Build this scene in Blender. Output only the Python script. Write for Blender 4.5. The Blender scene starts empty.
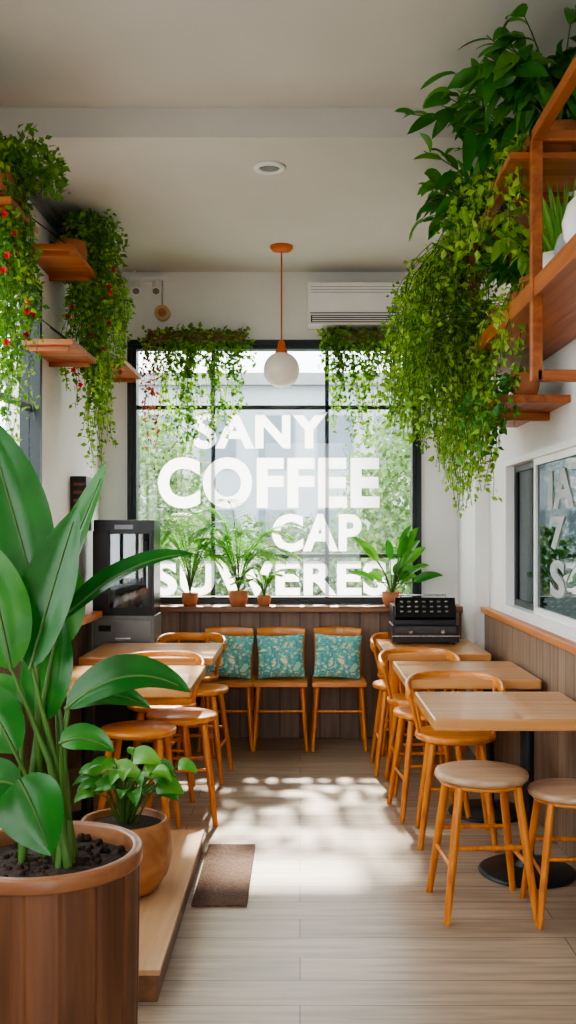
import bpy, math, random
from mathutils import Vector, Matrix
R = random.Random(11)
scene = bpy.context.scene
try:
    scene.view_settings.view_transform = 'AgX'; scene.view_settings.look = 'AgX - Medium High Contrast'
except Exception as e: print(e)

# ------------------------------------------------------------------ colours / materials
def C(r, g, b):
    def f(c):
        c /= 255.0
        return c/12.92 if c <= 0.04045 else ((c+0.055)/1.055)**2.4
    return (f(r), f(g), f(b), 1.0)

def base_mat(name):
    m = bpy.data.materials.new(name); m.use_nodes = True
    nt = m.node_tree
    return m, nt, nt.nodes['Principled BSDF']

def mat(name, col, rough=0.5, metal=0.0, var=0.08, nscale=8.0, bump=0.0, coat=0.0):
    m, nt, b = base_mat(name)
    b.inputs['Roughness'].default_value = rough
    b.inputs['Metallic'].default_value = metal
    b.inputs['Coat Weight'].default_value = coat
    tc = nt.nodes.new('ShaderNodeTexCoord')
    n = nt.nodes.new('ShaderNodeTexNoise'); n.inputs['Scale'].default_value = nscale
    n.inputs['Detail'].default_value = 4
    nt.links.new(tc.outputs['Object'], n.inputs['Vector'])
    cr = nt.nodes.new('ShaderNodeValToRGB')
    cr.color_ramp.elements[0].position = 0.3; cr.color_ramp.elements[1].position = 0.7
    cr.color_ramp.elements[0].color = [c*(1-var) for c in col[:3]]+[1]
    cr.color_ramp.elements[1].color = [min(1, c*(1+var)) for c in col[:3]]+[1]
    nt.links.new(n.outputs['Fac'], cr.inputs['Fac'])
    nt.links.new(cr.outputs['Color'], b.inputs['Base Color'])
    if bump:
        bp = nt.nodes.new('ShaderNodeBump'); bp.inputs['Strength'].default_value = bump
        bp.inputs['Distance'].default_value = 0.01
        nt.links.new(n.outputs['Fac'], bp.inputs['Height']); nt.links.new(bp.outputs['Normal'], b.inputs['Normal'])
    return m

def wood(name, c1, c2, grain='x', rough=0.4, s=1.0, coat=0.0):
    m, nt, b = base_mat(name)
    b.inputs['Roughness'].default_value = rough
    b.inputs['Coat Weight'].default_value = coat
    tc = nt.nodes.new('ShaderNodeTexCoord'); mp = nt.nodes.new('ShaderNodeMapping')
    sc = {'x': (2, 34, 34), 'y': (34, 2, 34), 'z': (34, 34, 2)}[grain]
    mp.inputs['Scale'].default_value = [v*s for v in sc]
    nt.links.new(tc.outputs['Object'], mp.inputs['Vector'])
    n = nt.nodes.new('ShaderNodeTexNoise'); n.inputs['Scale'].default_value = 1.0
    n.inputs['Detail'].default_value = 6; n.inputs['Distortion'].default_value = 0.6
    nt.links.new(mp.outputs['Vector'], n.inputs['Vector'])
    cr = nt.nodes.new('ShaderNodeValToRGB')
    cr.color_ramp.elements[0].position = 0.32; cr.color_ramp.elements[1].position = 0.68
    cr.color_ramp.elements[0].color = c1; cr.color_ramp.elements[1].color = c2
    nt.links.new(n.outputs['Fac'], cr.inputs['Fac']); nt.links.new(cr.outputs['Color'], b.inputs['Base Color'])
    bp = nt.nodes.new('ShaderNodeBump'); bp.inputs['Strength'].default_value = 0.12; bp.inputs['Distance'].default_value = 0.004
    nt.links.new(n.outputs['Fac'], bp.inputs['Height']); nt.links.new(bp.outputs['Normal'], b.inputs['Normal'])
    return m

def planks(name, c1, c2, mortar, plank_w, plank_l, rot, rough=0.4, grain=14.0, gap=0.012, coords='xy'):
    m, nt, b = base_mat(name)
    b.inputs['Roughness'].default_value = rough
    tc = nt.nodes.new('ShaderNodeTexCoord'); sp = nt.nodes.new('ShaderNodeSeparateXYZ'); cb = nt.nodes.new('ShaderNodeCombineXYZ')
    nt.links.new(tc.outputs['Object'], sp.inputs[0])
    a, c = coords[0].upper(), coords[1].upper()
    nt.links.new(sp.outputs[a], cb.inputs['X']); nt.links.new(sp.outputs[c], cb.inputs['Y'])
    br = nt.nodes.new('ShaderNodeTexBrick')
    br.inputs['Scale'].default_value = 1.0
    br.inputs['Brick Width'].default_value = plank_l; br.inputs['Row Height'].default_value = plank_w
    br.inputs['Mortar Size'].default_value = gap*0.2; br.inputs['Mortar Smooth'].default_value = 0.3
    br.inputs['Color1'].default_value = c1; br.inputs['Color2'].default_value = c2; br.inputs['Mortar'].default_value = mortar
    br.offset = 0.37
    nt.links.new(cb.outputs[0], br.inputs['Vector'])
    mp = nt.nodes.new('ShaderNodeMapping'); mp.inputs['Scale'].default_value = (1.6, grain*1.6, 1)
    nt.links.new(cb.outputs[0], mp.inputs['Vector'])
    n = nt.nodes.new('ShaderNodeTexNoise'); n.inputs['Scale'].default_value = 1.5; n.inputs['Detail'].default_value = 7
    n.inputs['Distortion'].default_value = 0.4
    nt.links.new(mp.outputs['Vector'], n.inputs['Vector'])
    mr = nt.nodes.new('ShaderNodeMapRange'); mr.inputs['From Min'].default_value = 0.3; mr.inputs['From Max'].default_value = 0.7
    mr.inputs['To Min'].default_value = 0.66; mr.inputs['To Max'].default_value = 1.14
    nt.links.new(n.outputs['Fac'], mr.inputs['Value'])
    mx = nt.nodes.new('ShaderNodeVectorMath'); mx.operation = 'SCALE'
    nt.links.new(br.outputs['Color'], mx.inputs[0]); nt.links.new(mr.outputs[0], mx.inputs['Scale'])
    nt.links.new(mx.outputs[0], b.inputs['Base Color'])
    bp = nt.nodes.new('ShaderNodeBump'); bp.inputs['Strength'].default_value = 0.15; bp.inputs['Distance'].default_value = 0.003
    nt.links.new(n.outputs['Fac'], bp.inputs['Height']); nt.links.new(bp.outputs['Normal'], b.inputs['Normal'])
    return m

def leafmat(name, stops, rough=0.4, trans=0.3):
    m, nt, b = base_mat(name)
    b.inputs['Roughness'].default_value = rough
    g = nt.nodes.new('ShaderNodeNewGeometry')
    cr = nt.nodes.new('ShaderNodeValToRGB'); e = cr.color_ramp.elements
    e[0].color = stops[0]; e[1].color = stops[-1]
    for i, s in enumerate(stops[1:-1]):
        el = e.new((i+1)/(len(stops)-1)); el.color = s
    tc = nt.nodes.new('ShaderNodeTexCoord')
    n = nt.nodes.new('ShaderNodeTexNoise'); n.inputs['Scale'].default_value = 12
    nt.links.new(tc.outputs['Object'], n.inputs['Vector'])
    ad = nt.nodes.new('ShaderNodeMath'); ad.operation = 'MULTIPLY_ADD'
    ad.inputs[1].default_value = 0.5
    s2 = nt.nodes.new('ShaderNodeMath'); s2.operation = 'MULTIPLY'; s2.inputs[1].default_value = 0.5
    nt.links.new(n.outputs['Fac'], s2.inputs[0])
    nt.links.new(g.outputs['Random Per Island'], ad.inputs[0]); nt.links.new(s2.outputs[0], ad.inputs[2])
    nt.links.new(ad.outputs[0], cr.inputs['Fac']); nt.links.new(cr.outputs['Color'], b.inputs['Base Color'])
    tr = nt.nodes.new('ShaderNodeBsdfTranslucent'); nt.links.new(cr.outputs['Color'], tr.inputs['Color'])
    mix = nt.nodes.new('ShaderNodeMixShader'); mix.inputs['Fac'].default_value = trans
    nt.links.new(b.outputs[0], mix.inputs[1]); nt.links.new(tr.outputs[0], mix.inputs[2])
    nt.links.new(mix.outputs[0], nt.nodes['Material Output'].inputs['Surface'])
    return m

def glassmat(name, tint=(1, 1, 1, 1), gloss=0.08):
    m, nt, b = base_mat(name); nt.nodes.remove(b)
    t = nt.nodes.new('ShaderNodeBsdfTransparent'); t.inputs['Color'].default_value = tint
    g = nt.nodes.new('ShaderNodeBsdfGlossy'); g.inputs['Roughness'].default_value = 0.02
    mix = nt.nodes.new('ShaderNodeMixShader'); mix.inputs['Fac'].default_value = gloss
    nt.links.new(t.outputs[0], mix.inputs[1]); nt.links.new(g.outputs[0], mix.inputs[2])
    nt.links.new(mix.outputs[0], nt.nodes['Material Output'].inputs['Surface'])
    return m

ORANGE = wood('wood_honey', C(182, 96, 26), C(222, 140, 50), 'z', 0.35, 1.0, 0.2)
ORANGE_X = wood('wood_honey_seat', C(196, 110, 36), C(232, 154, 68), 'x', 0.33, 0.8, 0.25)
TABLE = wood('wood_table', C(194, 130, 72), C(224, 168, 108), 'x', 0.28, 0.6, 0.3)
SHELF = wood('wood_shelf', C(134, 68, 26), C(180, 104, 48), 'y', 0.4, 0.7)
SHELFX = wood('wood_shelf_x', C(138, 72, 30), C(184, 110, 54), 'x', 0.4, 0.7)
LEDGE = wood('wood_ledge', C(112, 76, 50), C(152, 110, 76), 'x', 0.4, 0.6)
LEDGE_L = wood('wood_ledge_side', C(176, 104, 54), C(206, 134, 76), 'y', 0.35, 0.6)
STAVE = wood('wood_planter', C(72, 43, 27), C(122, 80, 51), 'z', 0.5, 0.5)
RIM = wood('wood_rim', C(118, 74, 46), C(160, 108, 70), 'x', 0.4, 0.4)
BOWL = wood('wood_bowl', C(150, 94, 52), C(190, 132, 82), 'x', 0.45, 0.4)
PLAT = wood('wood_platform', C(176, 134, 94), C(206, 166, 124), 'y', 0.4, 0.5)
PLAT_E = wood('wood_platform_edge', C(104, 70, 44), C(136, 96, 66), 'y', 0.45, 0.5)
FLOOR = planks('floor_boards', C(180, 160, 138), C(162, 142, 121), C(100, 84, 70), 0.17, 1.5, 0, 0.33, 12, 0.012, 'xy')
WAINS = planks('wainscot_boards', C(136, 110, 92), C(116, 94, 79), C(60, 47, 38), 0.14, 3.0, 0, 0.5, 10, 0.02, 'zx')
WAINS_S = planks('wainscot_boards_side', C(150, 124, 102), C(130, 107, 88), C(70, 55, 44), 0.14, 3.0, 0, 0.5, 10, 0.02, 'zy')
WALL = mat('wall_plaster', C(232, 231, 228), 0.85, var=0.03, nscale=3, bump=0.05)
CEIL = mat('ceiling_plaster', C(210, 206, 200), 0.9, var=0.03, nscale=2)
WHITE = mat('white_plastic', C(238, 238, 236), 0.35, var=0.02)
WHITEG = mat('white_ceramic', C(238, 236, 232), 0.2, var=0.02)
BLACKF = mat('black_frame', C(30, 40, 43), 0.45, var=0.1)
BLACK = mat('black_gloss', C(24, 25, 27), 0.3, var=0.1)
BLACKM = mat('black_iron', C(34, 40, 44), 0.4, 0.3, var=0.1)
GREY = mat('grey_metal', C(130, 132, 134), 0.35, 0.6)
DGREY = mat('dark_grey', C(66, 66, 68), 0.5)
SILVER = mat('silver_trim', C(190, 192, 194), 0.25, 0.8)
SOIL = mat('soil', C(52, 36, 25), 0.95, var=0.6, nscale=60, bump=1.0)
SEATG = wood('seat_top', C(172, 140, 110), C(206, 174, 142), 'x', 0.5, 0.6)
TERRA = mat('terracotta', C(180, 112, 72), 0.7, var=0.1)
MAT_RUG = mat('door_mat_fibre', C(104, 80, 66), 0.95, var=0.4, nscale=120, bump=1.0)
GLASS = glassmat('window_glass', (0.97, 0.99, 0.99, 1), 0.03)
GLASSD = glassmat('window_glass_side', (0.22, 0.26, 0.26, 1), 0.22)
GLASSC = glassmat('cooler_glass', (0.6, 0.65, 0.65, 1), 0.12)
GLOBE = mat('opal_glass', C(248, 240, 228), 0.25, var=0.01)
CORD = mat('orange_cord', C(200, 100, 36), 0.5)
STEM = mat('stem_green', C(70, 108, 38), 0.5, var=0.2)
TWIG = mat('twig_brown', C(88, 74, 40), 0.7, var=0.2)
BIGLEAF = leafmat('leaf_paddle', [C(20, 70, 25), C(40, 110, 35), C(90, 156, 56)], 0.27, 0.3)
POTHOS = leafmat('leaf_pothos', [C(32, 92, 30), C(66, 142, 42), C(136, 186, 70)], 0.35, 0.35)
VINE = leafmat('leaf_vine', [C(88, 142, 34), C(146, 192, 56), C(206, 228, 106)], 0.5, 0.45)
VINED = leafmat('leaf_vine_dark', [C(48, 94, 32), C(96, 148, 50), C(152, 190, 82)], 0.5, 0.4)
VINER = leafmat('leaf_vine_red', [C(110, 44, 38), C(150, 66, 50), C(134, 108, 62)], 0.5, 0.3)
FERN = leafmat('leaf_fern', [C(76, 146, 54), C(126, 190, 78), C(178, 220, 120)], 0.45, 0.45)
FLOWER = leafmat('flower_red', [C(180, 20, 30), C(214, 30, 40), C(226, 60, 54)], 0.5, 0.3)
TREE = leafmat('leaf_tree_hazed', [C(74, 106, 60), C(112, 142, 86), C(158, 180, 124)], 0.7, 0.3)  # greens paled to put outdoor haze into the leaf colour

def vinyl():
    m, nt, b = base_mat('white_vinyl'); b.inputs['Base Color'].default_value = (0.95, 0.95, 0.95, 1)
    b.inputs['Roughness'].default_value = 0.5
    tr = nt.nodes.new('ShaderNodeBsdfTranslucent'); tr.inputs['Color'].default_value = (0.98, 0.98, 0.98, 1)
    mix = nt.nodes.new('ShaderNodeMixShader'); mix.inputs['Fac'].default_value = 0.78
    nt.links.new(b.outputs[0], mix.inputs[1]); nt.links.new(tr.outputs[0], mix.inputs[2])
    nt.links.new(mix.outputs[0], nt.nodes['Material Output'].inputs['Surface'])
    return m
VINYL = vinyl()

def cushion_mat():
    m, nt, b = base_mat('cushion_fabric'); b.inputs['Roughness'].default_value = 0.9
    tc = nt.nodes.new('ShaderNodeTexCoord')
    n = nt.nodes.new('ShaderNodeTexNoise'); n.inputs['Scale'].default_value = 14; n.inputs['Detail'].default_value = 2
    nt.links.new(tc.outputs['Object'], n.inputs['Vector'])
    v = nt.nodes.new('ShaderNodeTexVoronoi'); v.inputs['Scale'].default_value = 30
    mxv = nt.nodes.new('ShaderNodeMixRGB'); mxv.inputs['Fac'].default_value = 0.12
    nt.links.new(tc.outputs['Object'], mxv.inputs[1]); nt.links.new(n.outputs['Color'], mxv.inputs[2])
    nt.links.new(mxv.outputs[0], v.inputs['Vector'])
    cr = nt.nodes.new('ShaderNodeValToRGB'); cr.color_ramp.interpolation = 'CONSTANT'
    e = cr.color_ramp.elements
    e[0].color = C(236, 226, 180); e[1].position = 0.26; e[1].color = C(150, 196, 178)
    a = e.new(0.42); a.color = C(108, 182, 178)
    a = e.new(0.62); a.color = C(90, 158, 160)
    a = e.new(0.8); a.color = C(170, 214, 196)
    nt.links.new(v.outputs['Distance'], cr.inputs['Fac'])
    nt.links.new(cr.outputs['Color'], b.inputs['Base Color'])
    return m
CUSH = cushion_mat()

# ------------------------------------------------------------------ mesh builder
class MB:
    def __init__(s): s.v = []; s.f = []; s.m = []; s.sm = []; s.mats = []
    def mi(s, m):
        if m not in s.mats: s.mats.append(m)
        return s.mats.index(m)
    def add(s, vs, fs, m, smooth=False):
        o = len(s.v); k = s.mi(m)
        s.v.extend([tuple(v) for v in vs])
        for f in fs:
            s.f.append(tuple(i+o for i in f)); s.m.append(k); s.sm.append(smooth)
    def box(s, x0, x1, y0, y1, z0, z1, m, rot=None, piv=None):
        vs = [Vector(p) for p in [(x0,y0,z0),(x1,y0,z0),(x1,y1,z0),(x0,y1,z0),(x0,y0,z1),(x1,y0,z1),(x1,y1,z1),(x0,y1,z1)]]
        if rot is not None:
            pv = Vector(piv) if piv else Vector(((x0+x1)/2,(y0+y1)/2,(z0+z1)/2))
            vs = [rot @ (v-pv) + pv for v in vs]
        s.add(vs, [(0,3,2,1),(4,5,6,7),(0,1,5,4),(1,2,6,5),(2,3,7,6),(3,0,4,7)], m)
    def tube(s, pts, rad, m, seg=10, caps=True):
        pts = [Vector(p) for p in pts]; n = len(pts)
        if not hasattr(rad, '__len__'): rad = [rad]*n
        vs = []; fs = []
        ref = None
        for i, p in enumerate(pts):
            t = (pts[min(i+1, n-1)] - pts[max(i-1, 0)]).normalized()
            if ref is None:
                ref = Vector((0, 0, 1)) if abs(t.z) < 0.9 else Vector((1, 0, 0))
            a = (ref - t*ref.dot(t)).normalized(); b = t.cross(a); ref = a
            for k in range(seg):
                an = 2*math.pi*k/seg
                vs.append(p + (a*math.cos(an) + b*math.sin(an))*rad[i])
        for i in range(n-1):
            for k in range(seg):
                k2 = (k+1) % seg
                fs.append((i*seg+k, i*seg+k2, (i+1)*seg+k2, (i+1)*seg+k))
        s.add(vs, fs, m, True)
        if caps:
            s.add(vs[:seg], [tuple(range(seg))[::-1]], m); s.add(vs[-seg:], [tuple(range(seg))], m)
    def lathe(s, cx, cy, prof, m, seg=36, smooth=True, caps=True, groove=0, gd=.003):
        vs = []; fs = []
        for r, z in prof:
            for k in range(seg):
                an = 2*math.pi*k/seg
                rr = r-gd if (groove and k % groove == 0 and r > .02) else r
                vs.append((cx+rr*math.cos(an), cy+rr*math.sin(an), z))
        for i in range(len(prof)-1):
            for k in range(seg):
                k2 = (k+1) % seg
                fs.append((i*seg+k, i*seg+k2, (i+1)*seg+k2, (i+1)*seg+k))
        if caps:
            if prof[0][0] > 1e-4: fs.append(tuple(range(seg))[::-1])
            if prof[-1][0] > 1e-4: fs.append(tuple((len(prof)-1)*seg+k for k in range(seg)))
        s.add(vs, fs, m, smooth)
    def sweep(s, pts, hw, hh, m, up=Vector((0,0,1))):
        pts = [Vector(p) for p in pts]; n = len(pts); vs = []; fs = []
        for i, p in enumerate(pts):
            t = (pts[min(i+1, n-1)] - pts[max(i-1, 0)]).normalized()
            sd = t.cross(up).normalized(); u = sd.cross(t).normalized()
            for a, b in ((-1,-.75),(-.6,-1),(.6,-1),(1,-.75),(1,.75),(.6,1),(-.6,1),(-1,.75)):
                vs.append(p + sd*hw*a + u*hh*b)
        for i in range(n-1):
            for k in range(8):
                k2 = (k+1) % 8
                fs.append((i*8+k, i*8+k2, (i+1)*8+k2, (i+1)*8+k))
        fs.append(tuple(range(8))[::-1]); fs.append(tuple((n-1)*8+k for k in range(8)))
        s.add(vs, fs, m, True)
    def blade(s, p0, p1, p2, W, nrm, m, seg=9, shape=0.8, fold=0.18, wave=0.0):
        p0, p1, p2, nrm = map(Vector, (p0, p1, p2, nrm)); vs = []; fs = []
        ph = R.random()*6
        for i in range(seg+1):
            t = i/seg
            p = p0*(1-t)**2 + p1*2*t*(1-t) + p2*t*t
            tg = ((p1-p0)*(1-t) + (p2-p1)*t).normalized()
            sd = tg.cross(nrm)
            if sd.length < 1e-4: sd = tg.cross(Vector((1,0,0)))
            sd.normalize(); nn = sd.cross(tg)
            w = W*0.5*max(0.015, math.sin(math.pi*min(1, t**shape))**0.75 if t < 1 else 0.0)
            wv = nn*math.sin(t*11+ph)*wave*w
            vs += [p - sd*w + nn*w*fold*1.6 + wv, p - sd*w*0.5 + nn*w*fold, p, p + sd*w*0.5 + nn*w*fold, p + sd*w + nn*w*fold*1.6 - wv]
        for i in range(seg):
            for k in range(4):
                fs.append((i*5+k, i*5+k+1, (i+1)*5+k+1, (i+1)*5+k))
        s.add(vs, fs, m, True)
    def leaflet(s, b, d, up, L, W, m):
        d = Vector(d).normalized(); sd = d.cross(Vector(up))
        if sd.length < 1e-4: sd = Vector((1,0,0))
        sd.normalize(); n = sd.cross(d); b = Vector(b)
        mid = b + d*L*0.45
        s.add([b, mid - sd*W*.5 + n*W*.15, b+d*L - n*L*.12, mid + sd*W*.5 + n*W*.15, mid], [(0,4,1),(1,4,2),(0,3,4),(4,3,2)], m, False)
    def obj(s, name, loc=(0,0,0), rotz=0, bevel=0, parent=None):
        me = bpy.data.meshes.new(name); me.from_pydata(s.v, [], s.f)
        for m in s.mats: me.materials.append(m)
        me.polygons.foreach_set('material_index', s.m); me.polygons.foreach_set('use_smooth', s.sm)
        me.update()
        o = bpy.data.objects.new(name, me); scene.collection.objects.link(o)
        o.location = loc; o.rotation_euler = (0, 0, rotz)
        if bevel:
            bm = o.modifiers.new('bevel', 'BEVEL'); bm.width = bevel; bm.segments = 2; bm.limit_method = 'ANGLE'; bm.angle_limit = math.radians(50)
        if parent: o.parent = parent
        return o
def inst(o, name, loc, rotz=0, sc=1):
    n = bpy.data.objects.new(name, o.data); scene.collection.objects.link(n); n.location = loc; n.rotation_euler = (0,0,rotz); n.scale = (sc,)*3
    for md in o.modifiers:
        if md.type == 'BEVEL':
            b = n.modifiers.new('bevel','BEVEL'); b.width = md.width; b.segments = 2; b.limit_method='ANGLE'; b.angle_limit = md.angle_limit
    return n
def rnd(a, b): return R.uniform(a, b)
def rdir(zb=0.0):
    v = Vector((R.gauss(0,1), R.gauss(0,1), R.gauss(0,1)+zb)); return v.normalized()

# ------------------------------------------------------------------ room dims
XL, XR, YB, YF = -1.43, 1.22, 7.15, -1.6
ZC, ZC2, YS = 3.30, 3.44, 4.70
T = 0.16
WX0, WX1, WZ0, WZ1 = -1.21, 0.845, 0.935, 2.79

m = MB(); m.box(XL-T, XR+T, YF-T, YB+T, -0.12, 0.0, FLOOR); m.obj('floor')
m = MB(); m.box(XL-T, XR+T, YS, YB+T, ZC, ZC2+0.15, CEIL); m.box(XL-T, XR+T, YF-T, YS, ZC2, ZC2+0.15, CEIL); m.obj('ceiling')
m = MB()
m.box(XL-T, WX0, YB, YB+T, 0, ZC, WALL); m.box(WX1, XR+T, YB, YB+T, 0, ZC, WALL)
m.box(WX0, WX1, YB, YB+T, 0, WZ0, WALL); m.box(WX0, WX1, YB, YB+T, WZ1, ZC, WALL)
m.obj('wall_back')
# unseen wall added behind the viewer to cut front light, tall opening left
m = MB()
m.box(XL, -.55, YF-T, YF, 0, ZC2, WALL); m.box(.95, XR, YF-T, YF, 0, ZC2, WALL); m.box(-.55, .95, YF-T, YF, 2.85, ZC2, WALL)
m.obj('wall_front_blocker')
LW = [(0.2, 2.8), (3.15, 5.50)]  # first window is out of view, added to let in side light
m = MB()
m.box(XL-T, XL, YF-T, YB, 0, 0.95, WALL); m.box(XL-T, XL, YF-T, YS, 2.80, ZC2, WALL); m.box(XL-T, XL, YS, YB, 2.80, ZC, WALL)
m.box(XL-T, XL, YF-T, 0.2, 0.95, 2.80, WALL); m.box(XL-T, XL, 2.8, 3.15, 0.95, 2.80, WALL); m.box(XL-T, XL, 5.50, YB, 0.95, 2.80, WALL)
m.obj('wall_left')
RZ0, RZ1, RY0, RY1 = 0.985, 1.86, 2.3, 5.87
m = MB()
m.box(XR, XR+T, YF-T, YB, 0, RZ0, WALL); m.box(XR, XR+T, YF-T, YS, RZ1, ZC2, WALL); m.box(XR, XR+T, YS, YB, RZ1, ZC, WALL)
m.box(XR, XR+T, YF-T, RY0, RZ0, RZ1, WALL); m.box(XR, XR+T, RY1, YB, RZ0, RZ1, WALL)
m.box(1.13, XR, 6.45, YB, 0, ZC, WALL)
m.obj('wall_right')
m = MB(); m.box(-1.06, 1.13, 7.0, YB, 0, 0.885, WAINS); m.obj('trim_wainscot_back')
m = MB(); m.box(-1.08, 1.13, 6.93, YB, 0.885, 0.925, LEDGE); m.obj('trim_window_ledge', bevel=0.005)
m = MB(); m.box(XR-0.03, XR, YF, 6.45, 0, 0.925, WAINS_S); m.box(XR-0.055, XR, YF, 6.45, 0.925, 0.96, LEDGE_L); m.obj('trim_wainscot_right', bevel=0.003)
m = MB(); m.box(XL, XL+0.03, YF, YB, 0, 0.90, WAINS_S); m.box(XL, XL+0.17, YF, 6.38, 0.90, 0.94, LEDGE_L); m.obj('trim_wainscot_left', bevel=0.003)
m = MB(); m.box(XL, XL+0.05, 4.72, YB, 3.20, 3.24, GREY); m.obj('trim_conduit')

# back window
m = MB()
f = 0.05
def frame(m, x0, x1, z0, z1, y0, y1, w, mt):
    m.box(x0, x1, y0, y1, z0, z0+w, mt); m.box(x0, x1, y0, y1, z1-w, z1, mt)
    m.box(x0, x0+w, y0, y1, z0+w, z1-w, mt); m.box(x1-w, x1, y0, y1, z0+w, z1-w, mt)
frame(m, WX0, WX1, WZ0, WZ1, YB-0.012, YB+0.09, 0.042, BLACKF)
frame(m, WX0-0.02, WX1+0.02, WZ0-0.005, WZ1+0.02, YB-0.03, YB-0.005, 0.03, BLACKF)
for x in (-0.622, 0.193): m.box(x-0.014, x+0.014, YB+0.012, YB+0.05, WZ0+f, WZ1-f, BLACKF)
for z in (2.334, 1.27): m.box(WX0+.042, WX1-.042, YB+0.012, YB+0.05, z-0.014, z+0.014, BLACKF)
m.box(WX0+.042, WX1-.042, YB+0.004, YB+0.010, WZ0+.042, WZ1-.042, GLASS)
m.obj('window_1')

def text_mesh(body, bold=0.03):
    cu = bpy.data.curves.new('t', 'FONT'); cu.body = body; cu.offset = bold; cu.extrude = 0.004; cu.resolution_u = 6
    cu.space_character = 1.08
    o = bpy.data.objects.new('t', cu); scene.collection.objects.link(o)
    bpy.context.view_layer.update()
    dg = bpy.context.evaluated_depsgraph_get()
    me = bpy.data.meshes.new_from_object(o.evaluated_get(dg))
    bpy.data.objects.remove(o)
    return me
def sign(parts, name, plane):
    mb = MB()
    for body, u0, u1, v0, v1, bold in parts:
        me = text_mesh(body, bold)
        xs = [v.co.x for v in me.vertices]; ys = [v.co.y for v in me.vertices]
        ax, bx, ay, by = min(xs), max(xs), min(ys), max(ys)
        vs = [plane(u0+(v.co.x-ax)/(bx-ax)*(u1-u0), v0+(v.co.y-ay)/(by-ay)*(v1-v0), v.co.z) for v in me.vertices]
        mb.add(vs, [tuple(p.vertices) for p in me.polygons], VINYL)
    return mb.obj(name)
sign([("SANY", -0.76, 0.20, 2.035, 2.30, 0.038), ("COFFEE", -1.015, 0.568, 1.61, 1.975, 0.042),
      ("CAP", -0.20, 0.44, 1.30, 1.57, 0.038), ("SUWERES'", -1.05, 0.70, 0.985, 1.245, 0.038)],
     'window_lettering', lambda u, v, w: (u, YB-0.002-w*0.2, v))

# left windows
for i, (a, b) in enumerate(LW):
    m = MB()
    def fy(y0, y1, z0, z1, w, mt):
        m.box(XL-0.10, XL+0.012, y0, y1, z0, z0+w, mt); m.box(XL-0.10, XL+0.012, y0, y1, z1-w, z1, mt)
        m.box(XL-0.10, XL+0.012, y0, y0+w, z0+w, z1-w, mt); m.box(XL-0.10, XL+0.012, y1-w, y1, z0+w, z1-w, mt)
    fy(a, b, 0.95, 2.80, 0.045, BLACKF)
    for k in (1, 2):
        y = a+(b-a)*k/3; m.box(XL-0.05, XL-.025, y-0.015, y+0.015, 1.01, 2.74, BLACKF)
    m.box(XL-0.05, XL-.025, a+0.06, b-0.06, 2.10, 2.13, BLACKF)
    m.box(XL-0.05, XL-0.044, a+0.045, b-0.045, .995, 2.755, GLASS)
    m.obj('window_%d' % (i+2))
# right window
m = MB()
m.box(XR-0.02, XR+0.10, RY0, RY1, RZ0, RZ0+0.035, WHITE); m.box(XR-0.02, XR+0.10, RY0, RY1, RZ1-0.035, RZ1, WHITE)
m.box(XR-0.02, XR+0.10, RY1-0.035, RY1, RZ0+.035, RZ1-.035, WHITE); m.box(XR-0.02, XR+0.10, RY0, RY0+0.035, RZ0+.035, RZ1-.035, WHITE)
for a, b, o in ((5.25, 5.835, 0.05), (3.8, 5.22, 0.02), (2.335, 3.77, 0.05)):
    x0 = XR+o-0.02; x1 = XR+o+0.012
    m.box(x0, x1, a, b, RZ0+.035, RZ0+.07, BLACKF if o > .03 else WHITE); m.box(x0, x1, a, b, RZ1-.07, RZ1-.035, BLACKF if o > .03 else WHITE)
    m.box(x0, x1, a, a+0.035, RZ0+.07, RZ1-.07, BLACKF if o > .03 else WHITE); m.box(x0, x1, b-0.035, b, RZ0+.07, RZ1-.07, BLACKF if o > .03 else WHITE)
    m.box(x0+.012, x0+.018, a+.035, b-.035, RZ0+.07, RZ1-.07, GLASSD)
m.obj('window_4')
sign([("IA", -4.94, -4.48, 1.555, 1.745, 0.03), ("7", -4.90, -4.64, 1.36, 1.52, 0.03), ("S", -4.90, -4.64, 1.13, 1.31, 0.03)],
     'side_window_lettering', lambda u, v, w: (XR+0.006-w*0.2, -u, v))

# ------------------------------------------------------------------ outside
PAV = mat('pavement', C(130, 130, 128), 0.9)
m = MB(); m.box(-30, 30, YB+T, 40, -0.3, -0.14, PAV); m.box(-30, XL-T, -20, YB+T, -0.3, -0.14, PAV); m.box(XR+T, 30, -20, YB+T, -0.3, -0.14, PAV); m.box(XL-T, XR+T, -20, YF-T, -.3, -.14, PAV); m.obj('street_ground')
FAC = mat('facade_render', C(176, 184, 190), 0.9, var=0.05, nscale=1)
FACW = mat('facade_windows', C(112, 126, 136), 0.3, var=0.1)
m = MB(); m.box(-5, 2.5, 17, 20, -0.14, 4.0, FAC)
for i in range(7):
    for j in range(2):
        m.box(-4.7+i*1.0, -4.1+i*1.0, 16.96, 17.02, 0.9+j*1.6, 1.8+j*1.6, FACW)
m.box(-5.2, 2.7, 16.8, 17.0, 3.9, 4.1, GREY)
m.obj('street_building')
def tree(name, loc, rx, ry, z0, z1, n, s=0.11):
    m = MB(); m.tube([(0,0,-0.14),(0.03,0,z0+0.3),(0,0,(z0+z1)/2)], [0.08,0.06,0.03], TWIG, 8)
    for k in range(14):
        a = rnd(0, 6.28); zz = rnd(z0+.3, z1*.8)
        m.tube([(0,0,min(zz-.3,(z0+z1)/2)), (rx*.6*math.cos(a), ry*.6*math.sin(a), zz+.2)], [.03,.008], TWIG, 5, False)
    for k in range(n):
        d = rdir(); r = rnd(.35, 1)**.6
        p = Vector((d.x*rx*r, d.y*ry*r, (z0+z1)/2+d.z*(z1-z0)/2*r))
        m.leaflet(p, rdir(-.3), rdir(), s*rnd(.7,1.4), s*rnd(.5,.8), TREE)
    return m.obj(name, loc)
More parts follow.
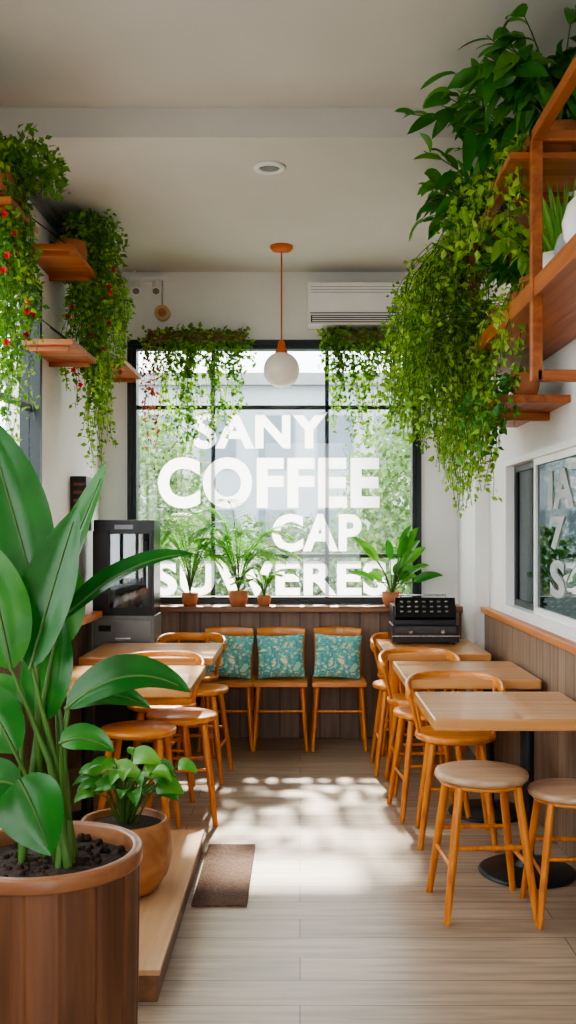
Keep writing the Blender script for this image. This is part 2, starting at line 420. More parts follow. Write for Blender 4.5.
tree('street_tree', (-2.2, 12.2, 0), 1.2, 1.0, 0.4, 3.0, 5600, .10)
tree('street_tree', (1.9, 11.6, 0), 1.5, 1.1, 0.3, 3.2, 7600, .10)
tree('garden_shrub', (-.1, 14.4, 0), 1.7, 0.8, -0.1, 1.7, 4200, .10)
tree('garden_hedge', (3.0, 4.6, 0), 1.0, 2.6, -0.1, 2.6, 5200)
tree('sun_block_tree', (1.55, 13.6, 0), 1.3, .8, 6.0, 9.2, 5200, .16)  # unseen canopy, added to keep sun off the right of the floor

# ------------------------------------------------------------------ furniture
def stool_mesh(pad=None, h=0.53, r=0.18):
    m = MB()
    top = pad or ORANGE_X
    m.lathe(0, 0, [(0.001, h-.035), (r-.03, h-.035), (r-.004, h-.028), (r, h-.014), (r-.004, h-.004), (r-.02, h), (0.001, h)], top, 40)
    if pad:
        m.lathe(0, 0, [(0.001, h-.052), (r-.035, h-.052), (r-.02, h-.046), (r-.02, h-.034), (0.001, h-.034)], ORANGE_X, 40)
    L = []
    for sx in (-1, 1):
        for sy in (-1, 1):
            a = Vector((sx*.11, sy*.11, h-.04)); b = Vector((sx*.170, sy*.170, 0)); L.append((a, b))
            m.tube([a, a.lerp(b, .5), b], [.017, .0165, .013], ORANGE, 12)
    def at(i, z): a, b = L[i]; t = (a.z-z)/(a.z-b.z); return a.lerp(b, t)
    for i, j, z in ((0,1,.2),(2,3,.2),(0,2,.27),(1,3,.27)):
        m.tube([at(i, z), at(j, z)], .009, ORANGE, 8)
    return m
def chair_mesh(h=0.51, top=0.765):
    m = stool_mesh(None, h, 0.19)
    pts = []
    for k in range(25):
        a = math.radians(-18 + 216*k/24)
        e = abs(k-12)/12
        pts.append((0.225*math.cos(a), 0.02+0.205*math.sin(a), top-0.03-0.12*max(0, e-.45)**1.3))
    m.sweep(pts, 0.010, 0.027, ORANGE_X)
    for k in (0, 5, 9, 15, 19, 24):
        p = Vector(pts[k]); q = Vector((p.x*0.78, 0.01+(p.y-0.02)*0.8, h-.02))
        m.tube([q, p.lerp(q, .5)+Vector((0,.004,0)), p], [.010,.009,.009], ORANGE, 8)
    return m
stool = stool_mesh().obj('wooden_stool', (-0.76, 4.71, 0), 0.0)
inst(stool, 'wooden_stool', (-0.60, 5.06, 0), 0.1)
inst(stool, 'wooden_stool', (-0.60, 5.90, 0), -0.1)
inst(stool, 'wooden_stool', (0.66, 5.16, 0), 0.1)
inst(stool, 'wooden_stool', (0.62, 6.08, 0), 0.0)
pad = stool_mesh(SEATG).obj('round_top_stool', (0.70, 3.86, 0), 0.06)
inst(pad, 'round_top_stool', (1.03, 3.80, 0), -0.02, .90)
ch = chair_mesh().obj('bentwood_chair', (0.73, 4.70, 0), -0.08)
inst(ch, 'bentwood_chair', (0.68, 5.66, 0), 0.05)
inst(ch, 'bentwood_chair', (0.70, 6.60, 0), 0)
inst(ch, 'bentwood_chair', (-0.76, 5.50, 0), 0.1)
inst(ch, 'bentwood_chair', (-0.72, 6.55, 0), 0.0)

def ped_table(name, x0, x1, y0, y1, cx, z=0.735, th=0.045, cy=None):
    m = MB(); cy = cy or (y0+y1)/2
    m.box(x0, x1, y0, y1, z-th, z, TABLE)
    m.box(cx-.16, cx+.12, cy-.16, cy+.16, z-th-.012, z-th, BLACKM)
    m.tube([(cx, cy, .02), (cx, cy, z-th-.006)], .030, BLACKM, 20)
    m.lathe(cx, cy, [(.001, 0), (.205, 0), (.205, .012), (.19, .020), (.05, .030), (.032, .06), (.001, .06)], BLACKM, 48)
    return m.obj(name, bevel=0.006)
def leg_table(name, x0, x1, y0, y1, z=0.735, th=0.04):
    m = MB(); m.box(x0, x1, y0, y1, z-th, z, TABLE)
    for x in (x0+.05, x1-.05):
        for y in (y0+.06, y1-.06): m.box(x-.025, x+.025, y-.025, y+.025, 0, z-th, ORANGE)
    m.box(x0+.05, x1-.05, y0+.05, y0+.07, z-th-.06, z-th, ORANGE_X); m.box(x0+.05, x1-.05, y1-.07, y1-.05, z-th-.06, z-th, ORANGE_X)
    return m.obj(name, bevel=0.005)
ped_table('pedestal_table', 0.51, 1.16, 3.80, 4.46, 0.965, cy=4.25)
ped_table('pedestal_table', 0.51, 1.16, 4.80, 5.50, 0.97)
leg_table('wooden_table', 0.50, 1.11, 5.80, 6.62)
ped_table('pedestal_table', -1.25, -0.50, 4.56, 5.32, -1.05)
ped_table('pedestal_table', -1.25, -0.49, 5.64, 6.38, -1.0)

def dchair():
    m = MB(); h = .45
    m.box(-.18, .18, -.19, .17, h-.03, h, ORANGE_X)
    for sx in (-1, 1):
        m.tube([(sx*.145, -.15, h-.03), (sx*.175, -.19, 0)], [.017, .012], ORANGE, 12)
        m.tube([(sx*.175, .20, 0), (sx*.150, .145, h-.02), (sx*.155, .165, .62), (sx*.150, .19, .77)], [.012, .017, .015, .013], ORANGE, 12)
        m.tube([(sx*.165, -.175, .2), (sx*.165, .17, .2)], .009, ORANGE, 8)
    m.tube([(-.165, -.17, .26), (.165, -.17, .26)], .009, ORANGE, 8)
    m.sweep([(-.165, .175, .72), (-.10, .20, .725), (0, .21, .73), (.10, .20, .725), (.165, .175, .72)], .009, .055, ORANGE_X)
    m.sweep([(-.155, .15, .56), (0, .18, .56), (.155, .15, .56)], .008, .018, ORANGE_X)
    return m
dc = dchair().obj('dining_chair', (-0.49, 6.76, 0), 0.0, bevel=0.006)
inst(dc, 'dining_chair', (-0.13, 6.76, 0), 0); inst(dc, 'dining_chair', (0.26, 6.76, 0), 0)
def cushion():
    m = MB(); N = 14; S = .16
    for sgn in (1, -1):
        vs = []; fs = []
        for i in range(N+1):
            for j in range(N+1):
                u = -1+2*i/N; v = -1+2*j/N
                pin = 1-0.06*(1-abs(u)**2)*abs(v)**3; pin2 = 1-0.06*(1-abs(v)**2)*abs(u)**3
                t = .05*((1-u**4)*(1-v**4))**.55
                wr = .003*math.sin(9*u+5*v)
                vs.append((u*S*pin2, sgn*(t+ (wr if t > .01 else 0)), v*S*.93*pin))
        for i in range(N):
            for j in range(N):
                a = i*(N+1)+j; q = (a, a+1, a+N+2, a+N+1)
                fs.append(q if sgn > 0 else q[::-1])
        m.add(vs, fs, CUSH, True)
    return m
cu = cushion().obj('patterned_cushion', (-0.48, 6.765, .60)); cu.rotation_euler = (math.radians(-14), math.radians(4), .03)
for x, r in ((-0.13, -2), (0.255, 3)):
    o = inst(cu, 'patterned_cushion', (x, 6.765, .60)); o.rotation_euler = (math.radians(-14), math.radians(r), 0)

m = MB(); m.box(XL+.031, -.44, 3.08, 4.50, 0, .085, PLAT_E); m.box(XL+.031, -.43, 3.07, 4.51, .085, .105, PLAT); m.obj('platform_step', bevel=.003)
m = MB(); m.box(-.42, -.205, 3.86, 4.60, 0, .012, MAT_RUG); m.obj('door_mat', bevel=.003)

# ------------------------------------------------------------------ pendant, ceiling light, AC, spots
m = MB()
m.lathe(0, 0, [(.001, 0), (.075, 0), (.075, -.012), (.06, -.03), (.012, -.04), (.001, -.04)], CORD, 32)
m.tube([(0,0,-.03), (0,0,-.62)], .0055, CORD, 8)
m.lathe(0, 0, [(.006, -.61), (.02, -.62), (.03, -.67), (.042, -.69), (.042, -.70), (.001, -.70)], CORD, 32)
pr = []
for k in range(25):
    a = math.pi*k/24; pr.append((max(.001, .117*math.sin(a)), -.805+.117*math.cos(a)))
m.lathe(0, 0, pr, GLOBE, 40)
m.obj('pendant_lamp', (-0.12, 6.5, ZC))
m = MB()
m.lathe(0, 0, [(.001, -.004), (.055, -.006), (.06, -.016), (.08, -.012), (.085, 0), (.001, 0)], WHITE, 36)
m.lathe(0, 0, [(.001, -.007), (.052, -.007), (.052, -.0045), (.001, -.0045)], GREY, 36)
m.obj('recessed_downlight', (-.155, 5.08, ZC))

m = MB()
m.box(-.36, .36, -.20, 0, .0, .29, WHITE)
m.box(-.345, .345, -.205, -.195, .075, .083, GREY)
m.box(-.34, .34, -.212, -.19, .012, .062, DGREY)
for k in range(3): m.box(-.33, .33, -.218, -.205, .018+k*.015, .024+k*.015, WHITE)
for k in range(3): m.box(-.34, .34, -.203, -.198, .22+k*.02, .223+k*.02, GREY)
m.box(.22, .30, -.204, -.199, .11, .13, SILVER)
m.obj('air_conditioner', (.415, YB-.002, 2.885), bevel=.012)

m = MB()
m.box(-.13, .13, -.06, 0, .10, .13, WHITE); m.tube([(-.10,-.03,.0),(-.10,-.03,.17)], .012, WHITE, 10)
m.tube([(-.10,-.03,.11),(.0,-.09,.10),(.10,-.04,.11)], .010, WHITE, 10)
for x in (-.08, .06):
    m.tube([(x,-.05,.10),(x,-.09,.06)], .008, WHITE, 8)
    m.tube([(x,-.07,.075),(x+.01,-.14,-.0)], [.026, .036], WHITE, 18)
    m.tube([(x+.01,-.139,.001),(x+.011,-.143,-.003)], [.024,.024], GREY, 18)
m.tube([(.10,-.03,.11),(.10,-.03,-.12)], .006, SILVER, 6)
m.tube([(.10,-.0,-.13),(.10,-.05,-.13)], .055, mat('tan_disc', C(206, 172, 124), .5), 24)
m.tube([(.10,-.049,-.13),(.10,-.056,-.13)], .03, BOWL, 24)
m.obj('wall_spotlight', (-1.08, YB, 3.13))

# ------------------------------------------------------------------ drinks cooler + cabinet + speaker + machine
m = MB()
m.box(-.20, .20, -.16, .16, 0, .90, mat('cabinet_grey', C(120, 122, 124), .45))
m.box(-.18, .18, -.168, -.16, .03, .62, DGREY); m.box(-.18, .18, -.168, -.16, .65, .87, GREY)
m.box(-.05, .05, -.18, -.168, .74, .76, SILVER); m.box(-.16,-.08,-.172,-.166,.80,.84,BLACK)
m.obj('service_cabinet', (-1.14, 6.62, 0), bevel=.006)
m = MB()
w, d, h = .195, .15, .62
m.box(-w, w, -d, d, 0, .05, BLACK); m.box(-w, w, -d, d, h-.09, h, BLACK); m.box(-w, -w+.02, -d, d, .05, h-.09, BLACK); m.box(w-.02, w, -d, d, .05, h-.09, BLACK)
m.box(-w+.02, w-.02, d-.02, d, .05, h-.09, DGREY)
m.box(-w-.004, -w+.10, -d-.012, -d, .03, h-.07, BLACK)
for z in (.20, .36): m.box(-w+.02, w-.02, -d+.02, d-.02, z, z+.006, SILVER)
cols = [C(60,130,60), C(120,130,130), C(110,160,80), C(140,90,50)]
bm_ = [mat('bottle', c, .3) for c in cols]
for j, z in enumerate((.05, .206, .366)):
    for i in range(5):
        x = -.132+i*.066; mt = bm_[(i+j) % 4]
        m.lathe(x, -.08, [(.001, z), (.024, z), (.024, z+.07), (.009, z+.095), (.009, z+.115), (.001, z+.115)], mt, 12)
m.box(-w+.02, w-.02, -d-.001, -d+.004, .05, h-.09, GLASSC)
m.box(w-.03, w-.01, -d-.012, -d, .03, h-.07, BLACK)
m.box(w-.045, w-.035, -d-.03, -d-.012, .18, .42, SILVER)
m.box(-.06, .06, -d-.003, -d, h-.06, h-.03, GREY)
m.obj('drinks_cooler', (-1.14, 6.62, .90), bevel=.005)
m = MB(); m.box(0, .10, -.08, .08, -.17, .17, BLACK)
m.tube([(.10,0,-.06),(.106,0,-.06)], .055, DGREY, 24); m.tube([(.10,0,.08),(.106,0,.08)], .03, DGREY, 24)
spk = mat('speaker_detail', C(120,74,62), .6)
for k in range(6): m.box(.02,.09,-.083,-.079,-.14+k*.05,-.12+k*.05, spk)
m.obj('wall_speaker', (XL, 6.30, 1.62), bevel=.006)

m = MB()
m.box(-.21, .21, -.15, .15, .015, .12, BLACK); m.box(-.20, .20, -.10, .15, .12, .24, BLACK)
m.box(-.19, .19, -.14, .10, .12, .25, BLACK, Matrix.Rotation(math.radians(-24), 3, 'X'))
m.box(-.17, .17, .0, .14, .24, .27, DGREY)
m.box(-.215, .215, -.155, -.148, .05, .058, SILVER); m.box(-.19, .19, -.157, -.149, .075, .11, DGREY)
for i in range(8): m.box(-.16+i*.042, -.132+i*.042, -.160, -.154, .082, .098, DGREY)
m.tube([(-.10,-.158,.09),(-.10,-.20,.085)], .012, SILVER, 12); m.tube([(.10,-.158,.09),(.10,-.20,.085)], .012, SILVER, 12)
RX = Matrix.Rotation(math.radians(-24), 3, 'X')
for i in range(7):
    for j in range(3): m.box(-.16+i*.047, -.14+i*.047, -.146, -.139, .15+j*.033, .160+j*.033, GREY if (i+j)%2 else SILVER, RX, (0,-.02,.185))
m.tube([(-.15,.02,.26),(-.15,.02,.30),(.15,.02,.30),(.15,.02,.26)], .006, SILVER, 8)
for sx in (-1,1):
    for sy in (-1,1): m.tube([(sx*.17,sy*.12,0),(sx*.17,sy*.12,.02)], .014, DGREY, 10)
m.obj('espresso_machine', (.79, 6.43, .735), bevel=.004)
m = MB(); m.lathe(0,0,[(.001,0),(.028,0),(.036,.10),(.033,.10),(.026,.006),(.001,.006)], WHITEG, 24); m.obj('paper_cup', (-1.30, 6.1, .94))

# ------------------------------------------------------------------ left shelves
def lshelf(y0, y1, z, dx=.26):
    m = MB(); m.box(0, dx, y0, y1, 0, .03, SHELFX)
    m.box(0, dx-.03, y0+.04, y0+.06, -.025, 0, SHELFX); m.box(0, dx-.03, y1-.06, y1-.04, -.025, 0, SHELFX)
    m.tube([(0.005, y0+.05, .20), (dx-.03, y0+.05, .03)], .004, BLACKM, 6); m.tube([(0.005, y1-.05, .20), (dx-.03, y1-.05, .03)], .004, BLACKM, 6)
    return m.obj('wall_shelf', (XL, 0, z), bevel=.003)
lshelf(5.15, 5.75, 2.90); lshelf(5.15, 5.75, 2.41); lshelf(6.25, 6.95, 2.50, .33); lshelf(4.12, 4.55, 2.80, .24)

# right hanging shelf
m = MB(); xo = .85
m.box(xo, XR, 2.2, 5.42, 2.30, 2.345, SHELF)
m.box(xo-.02, xo+.02, 2.2, 5.42, 2.85, 2.89, SHELF)
for y in (2.3, 3.6, 4.9):
    m.box(xo-.02, xo+.02, y-.02, y+.02, 1.99, 2.89, SHELF)
    m.box(xo, XR, y-.02, y+.02, 1.99, 2.03, SHELFX)
    m.box(xo, XR, y-.02, y+.02, 2.85, 2.89, SHELFX)
m.box(.76, XR, 3.62, 3.98, 2.80, 2.825, SHELFX); m.box(.74, XR, 4.92, 5.32, 2.79, 2.82, SHELFX)
m.box(.88, XR, 4.1, 4.4, 2.80, 2.825, SHELFX)
m.box(.87, XR, 4.5, 5.62, 2.03, 2.065, SHELF)
m.box(xo-.012, xo, 2.2, 5.42, 2.29, 2.36, SHELF)
m.obj('hanging_wall_shelf', bevel=.004)
def pot(m, x, y, z, r, h, mt, soil=True):
    m.lathe(x, y, [(.001, z), (r*.72, z), (r*.95, z+h*.5), (r, z+h), (r*.9, z+h), (r*.88, z+h*.88), (.001, z+h*.88)], mt, 28)
    if soil: m.lathe(x, y, [(.001, z+h*.885), (r*.87, z+h*.885), (.001, z+h*.90)], SOIL, 20)
def vase(name, loc, r, h, mt):
    m = MB(); m.lathe(0,0,[(.001,0),(r*.5,0),(r*.92,h*.25),(r,h*.5),(r*.8,h*.8),(r*.5,h*.93),(r*.55,h),(r*.48,h),(r*.42,h*.92),(.001,h*.9)], mt, 32)
    return m.obj(name, loc)
vase('ceramic_vase', (.93, 3.22, 2.345), .085, .20, WHITEG)
vase('glass_vase', (.93, 3.42, 2.345), .06, .14, mat('smoked_ceramic', C(150,158,160), .2))

# ------------------------------------------------------------------ plants
def vine(m, p, out, L, mt, ls=.03, dens=60, spread=.02, stemmat=None):
    p = Vector(p); out = Vector(out); n = max(6, int(L*14)); pts = []
    a, b, c = rnd(0,6), rnd(0,6), rnd(8,16)
    for i in range(n+1):
        t = i/n; s = 1-math.exp(-4*t)
        pts.append(p + out*s + Vector((math.sin(a+t*c*L)*.02, math.sin(b+t*c*L)*.02, .04*math.sin(math.pi*min(1,t*5)) - L*t**1.15)))
    m.tube(pts, .0018, stemmat or STEM, 3, False)
    for k in range(int(dens*L)):
        t = rnd(0, 1); i = min(n-1, int(t*n)); q = pts[i].lerp(pts[i+1], t*n-i)
        d = rdir(-.5); q = q + Vector((rnd(-1,1), rnd(-1,1), rnd(-1,1)))*spread
        s = ls*rnd(.6,1.25)
        m.leaflet(q, d, rdir(.8), s, s*.62, mt)
def clump(m, c, n, H, Rr, L, W, mt, perstem=5, upb=1.0, dirbias=(0,0,0)):
    c = Vector(c)
    for k in range(n):
        a = rnd(0, 6.28); d = Vector((math.cos(a), math.sin(a), 0))*rnd(.3,1)*Rr + Vector(dirbias)*rnd(.3,1)
        if c.x > .5: d.x = min(d.x, XR-.14-c.x)
        top = c + d + Vector((0,0,H*rnd(.35,1))); mid = c + d*.35 + Vector((0,0,H*.6))
        pts = [c*(1-t)**2 + mid*2*t*(1-t) + top*t*t for t in [i/6 for i in range(7)]]
        m.tube(pts, [.005,.005,.004,.004,.003,.003,.002], STEM, 5, False)
        for j in range(perstem):
            t = .3+.7*(j+rnd(0,1))/perstem; i = min(5, int(t*6)); q = pts[i].lerp(pts[i+1], min(1,t*6-i))
            dd = (rdir(.1)+d.normalized()*.8).normalized(); l = L*rnd(.6,1.15)
            if c.x > .5 and q.x+dd.x*l > XR-.02: dd.x *= -1
            if c.z > 2 and q.z+dd.z*l > 3.38: dd.z = -abs(dd.z)*.3
            m.blade(q, q+dd*l*.5+Vector((0,0,l*.12)), q+dd*l+Vector((0,0,-l*rnd(.1,.45))), W*l/L, (rdir(1.6)+Vector((0,-.7,0))), mt, 6, .75, .15)

def left_vines(name, x0, x1, y0, y1, ztop, zlo, n, potz, py, mt, flowers, ls=.034):
    m = MB()
    for yy in py: pot(m, XL+.14, yy, potz, .085, .14, TERRA)
    for k in range(n):
        y = rnd(y0, y1); x = rnd(x0, x1)
        s = Vector((XL+.14+rnd(-.05,.08), min(py, key=lambda q: abs(q-y))+rnd(-.06,.06), potz+.13))
        e = 1-abs((x-(x0+x1)/2)/((x1-x0)/2))**2*.45
        L = (ztop-zlo)*rnd(.35,1)*e
        tz = rnd(0, max(.02, ztop-s.z))
        vine(m, s+Vector((0,0,tz)), (x-s.x, y-s.y, 0), max(.2, L), mt if R.random() < .5 else VINE, ls, 85, .022)
    for k in range(n//2):
        y = rnd(y0, y1); p = Vector((XL+.14+rnd(-.08,.12), y, potz+.12))
        m.tube([p, p+Vector((rnd(-.05,.1), rnd(-.08,.08), rnd(.08, max(.1, ztop-potz-.08))))], .002, STEM, 3, False)
        for j in range(26):
            q = p+Vector((rnd(-.08,.14), rnd(-.1,.1), rnd(0, max(.1, ztop-potz-.1)))); s_ = ls*rnd(.8,1.4)
            m.leaflet(q, rdir(), rdir(.8), s_, s_*.6, mt)
    for k in range(flowers):
        q = Vector((rnd(x0, x1), rnd(y0, y1)-.08, rnd(zlo+.35, ztop-.2)))
        for j in range(5):
            a = j*1.2566; m.leaflet(q, (math.cos(a), -.5, math.sin(a)), (0,-1,0), .019, .017, FLOWER)
    return m.obj(name)
left_vines('hanging_vine_plant', -1.39, -1.15, 4.14, 4.50, 3.10, 1.86, 84, 2.83, (4.22, 4.42), VINED, 26)
left_vines('hanging_vine_plant', -1.39, -1.03, 5.78, 6.15, 3.26, 1.93, 90, 2.93, (5.62, 5.66), VINED, 24, .036)

# right plants
m = MB()
for (x, y) in ((.98, 3.8), (.98, 5.1), (1.05, 4.25)): pot(m, x, y, 2.825, .10, .15, TERRA)
clump(m, (.98, 3.8, 2.95), 30, .42, .32, .14, .065, POTHOS, 8, 1, (-.10, 0, 0))
clump(m, (.98, 5.1, 2.95), 20, .28, .36, .14, .06, POTHOS, 8, 1, (-.14, -.1, 0))
clump(m, (1.0, 4.25, 2.95), 28, .42, .42, .14, .062, POTHOS, 8, 1, (-.14, 0, 0))
clump(m, (.98, 4.7, 2.84), 18, .45, .36, .14, .06, POTHOS, 8, 1, (-.14, 0, 0))
pot(m, 1.04, 4.7, 2.825, .06, .08, TERRA)
for k in range(34):
    s = Vector((rnd(.74,.9), rnd(3.7,5.2), 2.93)); vine(m, s, (rnd(-.22,0), rnd(-.1,.1), 0), rnd(.15,.45), VINE, .045, 55, .03)
m.obj('leafy_shelf_plant')
m = MB()
pot(m, .98, 4.72, 2.345, .09, .15, TERRA); pot(m, .98, 5.15, 2.345, .09, .15, TERRA); pot(m, .98, 5.34, 2.345, .07, .12, TERRA)
for k in range(230):
    y = rnd(4.65, 5.45); x = rnd(.41, .93)
    hi = R.random() < .55
    s = Vector((rnd(.76,.95), rnd(4.92,5.3), rnd(2.80,2.93))) if hi else Vector((rnd(.86,1.0), rnd(4.62,5.36), rnd(2.42,2.55)))
    bottom = 1.68 + max(0, (.80-x))*.85 + rnd(0,.5)
    vine(m, s, (x-s.x, y-s.y, 0), s.z-bottom, VINE if R.random() < .85 else VINED, .034, 64, .03)
for k in range(30):
    s = Vector((rnd(.86,.95), rnd(4.6,5.4), 2.42)); x = rnd(.74,.92)
    vine(m, s, (x-s.x, rnd(-.1,.1), 0), s.z-rnd(1.56,1.85), VINE, .038, 55, .02)
m.obj('trailing_ivy_plant')
m = MB()
for y in (3.75, 4.1, 4.35): pot(m, .98, y, 2.345, .08, .14, WHITEG if y < 4 else TERRA)
clump(m, (.98, 4.1, 2.46), 14, .34, .14, .10, .05, VINE, 7, 1, (-.05,0,0))
clump(m, (.98, 4.35, 2.46), 14, .30, .14, .10, .05, POTHOS, 7, 1, (-.05,0,0))
for k in range(60):
    a = rnd(0,6.28); r = rnd(.02,.15); b = Vector((.98+rnd(-.03,.03), 3.75+rnd(-.03,.03), 2.46)); t = b+Vector((math.cos(a)*r, math.sin(a)*r, rnd(.2,.32)))
    m.blade(b, b.lerp(t,.5)+Vector((0,0,.05)), t, .012, (0,-1,.2), FERN, 5, .5)
for k in range(14):
    s = Vector((rnd(.9,1.0), rnd(4.0,4.4), 2.46)); vine(m, s, (rnd(-.16,-.06), rnd(-.1,.1), 0), rnd(.2,.5), VINE, .036, 60, .02)
m.obj('potted_grass_plant')
m = MB()
pot(m, 1.04, 4.62, 2.065, .07, .11, TERRA)
for k in range(26):
    s = Vector((1.04, 4.62, 2.16)); a = rnd(2.2, 4.6)
    vine(m, s, (math.cos(a)*rnd(.1,.35), math.sin(a)*rnd(.1,.5), 0), rnd(.12,.4), POTHOS, .05, 40, .03)
m.obj('trailing_pothos_plant')

def win_vines(x0, x1, n, zmin, redside=None):
    m = MB(); m.box(x0+.02, x1-.02, YB-.13, YB-.032, 2.79, 2.85, LEDGE)
    for k in range(n):
        x = rnd(x0, x1); e = 1-.45*abs((x-(x0+x1)/2)/((x1-x0)/2))**2
        red = redside is not None and x < redside
        mt = VINER if (red and R.random() < .9) else VINED if R.random() < .6 else VINE
        vine(m, (min(max(x,x0+.04),x1-.04), YB-.09, 2.85), (rnd(-.07,.07), rnd(-.10,-.01), 0), (2.86-zmin)*rnd(.3,1)*(e if not red else 1), mt, .042 if not red else .032, 70, .026)
    for k in range(n*6):
        s_ = .045*rnd(.7,1.3); m.leaflet((rnd(x0-.03, x1+.03), YB-.10+rnd(-.07,.03), 2.80+rnd(-.09,.07)), rdir(), rdir(.8), s_, s_*.6, VINED if R.random()<.6 else VINE)
    m.obj('window_vine_planter')
win_vines(-1.09, -.37, 58, 1.98, -.95)
win_vines(.17, .72, 54, 2.0)

def palm(name, loc, n, L, H, potr, mt, lw=.012):
    m = MB(); pot(m, 0, 0, 0, potr, potr*1.5, TERRA)
    for k in range(n):
        a = 6.283*k/n+rnd(-.2,.2); out = Vector((math.cos(a), math.sin(a)*.4-.16, 0)); l = L*rnd(.7,1.1); hh = H*rnd(.55,1.05)
        p0 = Vector((0,0,potr*1.4)); p1 = p0+out*l*.25+Vector((0,0,hh)); p2 = p0+out*l+Vector((0,0,hh*rnd(.45,.95)))
        pts = [p0*(1-t)**2+p1*2*t*(1-t)+p2*t*t for t in [i/16 for i in range(17)]]
        for p in pts: p.y = min(p.y, .09)
        m.tube(pts, [.004-.0002*i for i in range(17)], STEM, 4, False)
        for i in range(4, 17):
            tg = (pts[i]-pts[i-1]).normalized(); sd = tg.cross(Vector((0,0,1)))
            if sd.length < .05: sd = Vector((1,0,0))
            sd.normalize()
            for q in (pts[i], pts[i].lerp(pts[i-1],.5)):
                for sg in (-1,1):
                    ll = .15*(1-abs(i-9)/13)*L/.4
                    d = (sd*sg+tg*.8+Vector((0,0,-.25))).normalized()
                    if q.y+d.y*ll > .11: d.y = -abs(d.y)*.3
                    m.leaflet(q, d, (0,0,1), ll, lw+.002, mt)
    return m.obj(name, loc)
palm('potted_palm', (-.77, 7.0, .925), 14, .34, .68, .06, FERN)
palm('potted_palm', (-.43, 7.0, .925), 18, .46, .70, .07, FERN)
palm('potted_fern', (-.25, 6.99, .925), 9, .22, .28, .05, FERN)
m = MB(); pot(m, 0, 0, 0, .07, .10, TERRA)
for k in range(20):
    a = rnd(0,6.28); out = Vector((math.cos(a), math.sin(a)*.45-.12, 0)); l = rnd(.14,.36); hh = rnd(.10,.48)
    b = Vector((0,0,.09)); s = b+out*l*.4+Vector((0,0,hh*.6)); t = b+out*l+Vector((0,0,hh))
    m.tube([b, b.lerp(s,.5)+Vector((0,0,.03)), s], .004, STEM, 5, False)
    m.blade(s, s.lerp(t,.5)+Vector((0,0,.04)), t, .065, (rdir(.8)+Vector((0,-1.2,0))), POTHOS, 7, .8)
m.obj('broadleaf_potted_plant', (.64, 6.96, .925))

# ------------------------------------------------------------------ big planter + plant
m = MB()
m.lathe(0, 0, [(.001,0),(.205,0),(.215,.02),(.222,.35),(.226,.645)], STAVE, 144, False, False, 9, .004)
m.lathe(0, 0, [(.218,.60),(.218,.645)], STAVE, 56, True, False)
m.lathe(0, 0, [(.222,.640),(.231,.642),(.232,.646),(.232,.672),(.229,.677),(.210,.677),(.207,.672),(.206,.60)], RIM, 72, True, False)
m.lathe(0, 0, [(.001,.650),(.10,.646),(.206,.635)], SOIL, 32, True, False)
for k in range(110):
    a = rnd(0,6.28); r = rnd(.02,.19); s = rnd(.005,.013)
    m.lathe(r*math.cos(a), r*math.sin(a), [(.001,.636),(s,.642),(s*.6,.644+s),(.001,.646+s)], SOIL, 6)
def bl(b, t, W, up=.06, n=(0,-.9,.4), yo=0, stem=True, y2=None, wave=.05):
    bx, bz = b; tx, tz = t
    y2 = yo if y2 is None else y2
    p0 = Vector((bx, yo, bz)); p2 = Vector((tx, y2, tz)); p1 = p0.lerp(p2, .5)+Vector((0, 0, up))
    m.blade(p0, p1, p2, W, n, BIGLEAF, 16, .8, .22, wave)
    pts = [p0*(1-q)**2+p1*2*q*(1-q)+p2*q*q - Vector((0,.002,0)) for q in [i/10 for i in range(10)]]
    m.tube(pts, [.004*(1-i/11)+.0008 for i in range(10)], STEM, 5, False)
    if stem:
        a = Vector((rnd(-.07,.07), rnd(-.06,.06), .62)); mid = Vector((a.x*.6+bx*.4, yo*.5, a.z*.45+bz*.55))
        m.tube([a, a.lerp(mid,.5)+Vector((0,0,.01)), mid, mid.lerp(p0,.6), p0+(p1-p0)*.06], [.011,.010,.008,.006,.004], STEM, 8, False)
bl((-.02,1.28), (-.15,1.74), .17, .03, (.25,-.9,.2), -.02)
bl((-.02,1.26), (.142,1.625), .10, -.03, (-.5,-.8,.2), .03)
bl((-.03,1.12), (.085,1.51), .14, .02, (-.25,-.95,.1), -.04)
bl((-.07,1.12), (-.14,1.44), .15, .02, (.2,-.9,.1), -.06)
bl((.02,1.22), (.36,1.395), .075, .09, (.1,-.55,.8), .02)
bl((.05,1.02), (.355,1.06), .105, .12, (.1,-.78,.65), -.02)
bl((.05,.95), (.18,.93), .07, .04, (.15,-.8,.6), -.08)
bl((-.02,.98), (.03,1.26), .13, .01, (-.1,-1,.1), .02)
bl((-.03,.88), (.055,.715), .16, .03, (-.1,-1,.35), -.14, True, -.18)
bl((-.06,.92), (-.17,1.10), .12, .03, (.2,-.9,.2), -.06)
bl((.02,1.0), (.24,1.00), .07, .07, (-.1,-.8,.6), .10)
bl((-.05,.84), (-.19,.80), .11, .06, (.1,-.9,.5), -.06)
bl((-.09,1.2), (-.22,1.30), .11, .05, (.3,-.8,.4), .05)
bl((-.06,1.02), (-.20,1.00), .11, .07, (.2,-.9,.5), .0)
bl((.0,1.15), (.02,1.42), .13, .0, (.4,-.9,.1), .08)
m.obj('potted_bird_of_paradise', (-.62, 2.45, 0))
m = MB()
m.lathe(0, 0, [(.001,0),(.10,0),(.125,.01),(.165,.07),(.182,.14),(.176,.21),(.160,.265),(.156,.27),(.147,.265),(.146,.24),(.001,.24)], BOWL, 48)
m.lathe(0, 0, [(.001,.255),(.08,.252),(.146,.242)], SOIL, 32, True, False)
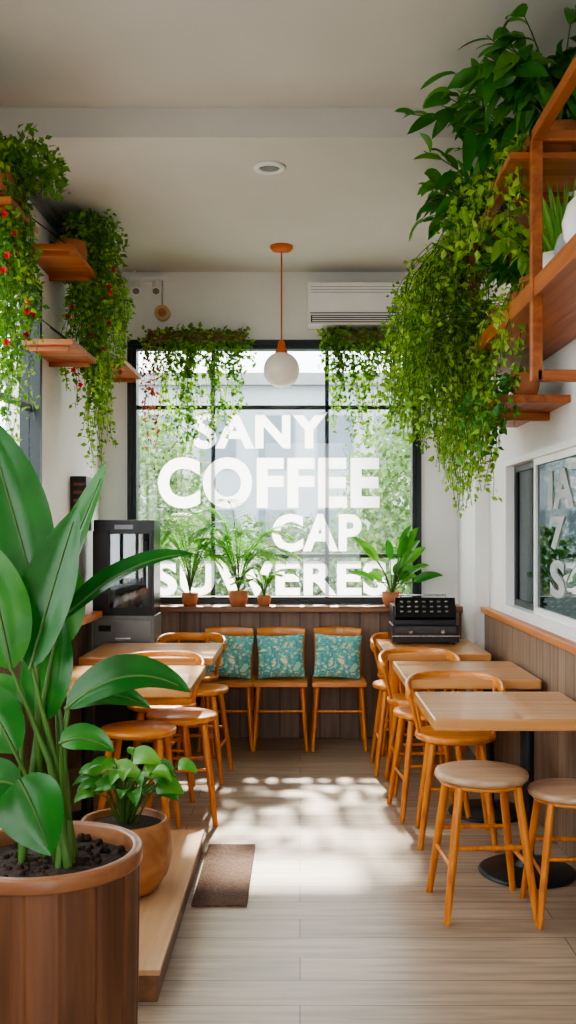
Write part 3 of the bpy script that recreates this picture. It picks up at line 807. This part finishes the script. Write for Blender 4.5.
def heart(p, d, L, W, n):
    p = Vector(p); d = Vector(d).normalized()
    m.blade(p, p+d*L*.5+Vector((0,0,.02)), p+d*L+Vector((0,0,-.03)), W, n, POTHOS, 9, .6, .15)
for k in range(36):
    a = rnd(0,6.28); r = rnd(.03,.19); z = .30+rnd(.03,.19)*(1.1-r)
    x = r*math.cos(a)+.03; y = r*math.sin(a)*.8+.01
    p = Vector((x, y, z)); b = Vector((x*.2, y*.2, .25))
    m.tube([b, b.lerp(p,.5)+Vector((0,0,.04)), p], [.004,.003,.002], STEM, 5, False)
    heart(p, (math.cos(a)+.2, math.sin(a)-.1, rnd(-.1,.35)), rnd(.07,.11), rnd(.045,.065), (rnd(-.3,.3), -.7, .8))
for (x,z,L) in ((.12,.48,.12),(.20,.42,.12),(-.06,.48,.12),(.06,.53,.12)):
    p = Vector((x*.6, -.02, z-.03)); b = Vector((0,0,.25))
    m.tube([b, b.lerp(p,.5)+Vector((-.01,0,.03)), p], [.005,.004,.003], STEM, 6, False)
    heart(p, (.8, -.3, .1), L, .08, (0,-.8,.7))
m.obj('potted_pothos', (-.66, 3.75, .105))

# ------------------------------------------------------------------ light
sun = bpy.data.lights.new('sun', 'SUN'); sun.energy = 21.0; sun.angle = .04; sun.color = (1, .90, .76)
so = bpy.data.objects.new('sun', sun); scene.collection.objects.link(so)
so.rotation_euler = Vector((.02, -1, -.866)).to_track_quat('-Z', 'Y').to_euler()
w = bpy.data.worlds.new('world'); scene.world = w; w.use_nodes = True
bg = w.node_tree.nodes['Background']; bg.inputs[0].default_value = (.95, .97, 1, 1); bg.inputs[1].default_value = 6.4

# ------------------------------------------------------------------ camera
cam = bpy.data.cameras.new('camera'); co = bpy.data.objects.new('camera', cam); scene.collection.objects.link(co)
co.location = (0, 0, 1.455); co.rotation_euler = (math.radians(90), 0, 0)
cam.sensor_fit = 'VERTICAL'; cam.sensor_height = 36; cam.lens = 36*1000/1024
cam.shift_x = -12/1024; cam.shift_y = 18/1024
cam.clip_start = 0.05
scene.camera = co
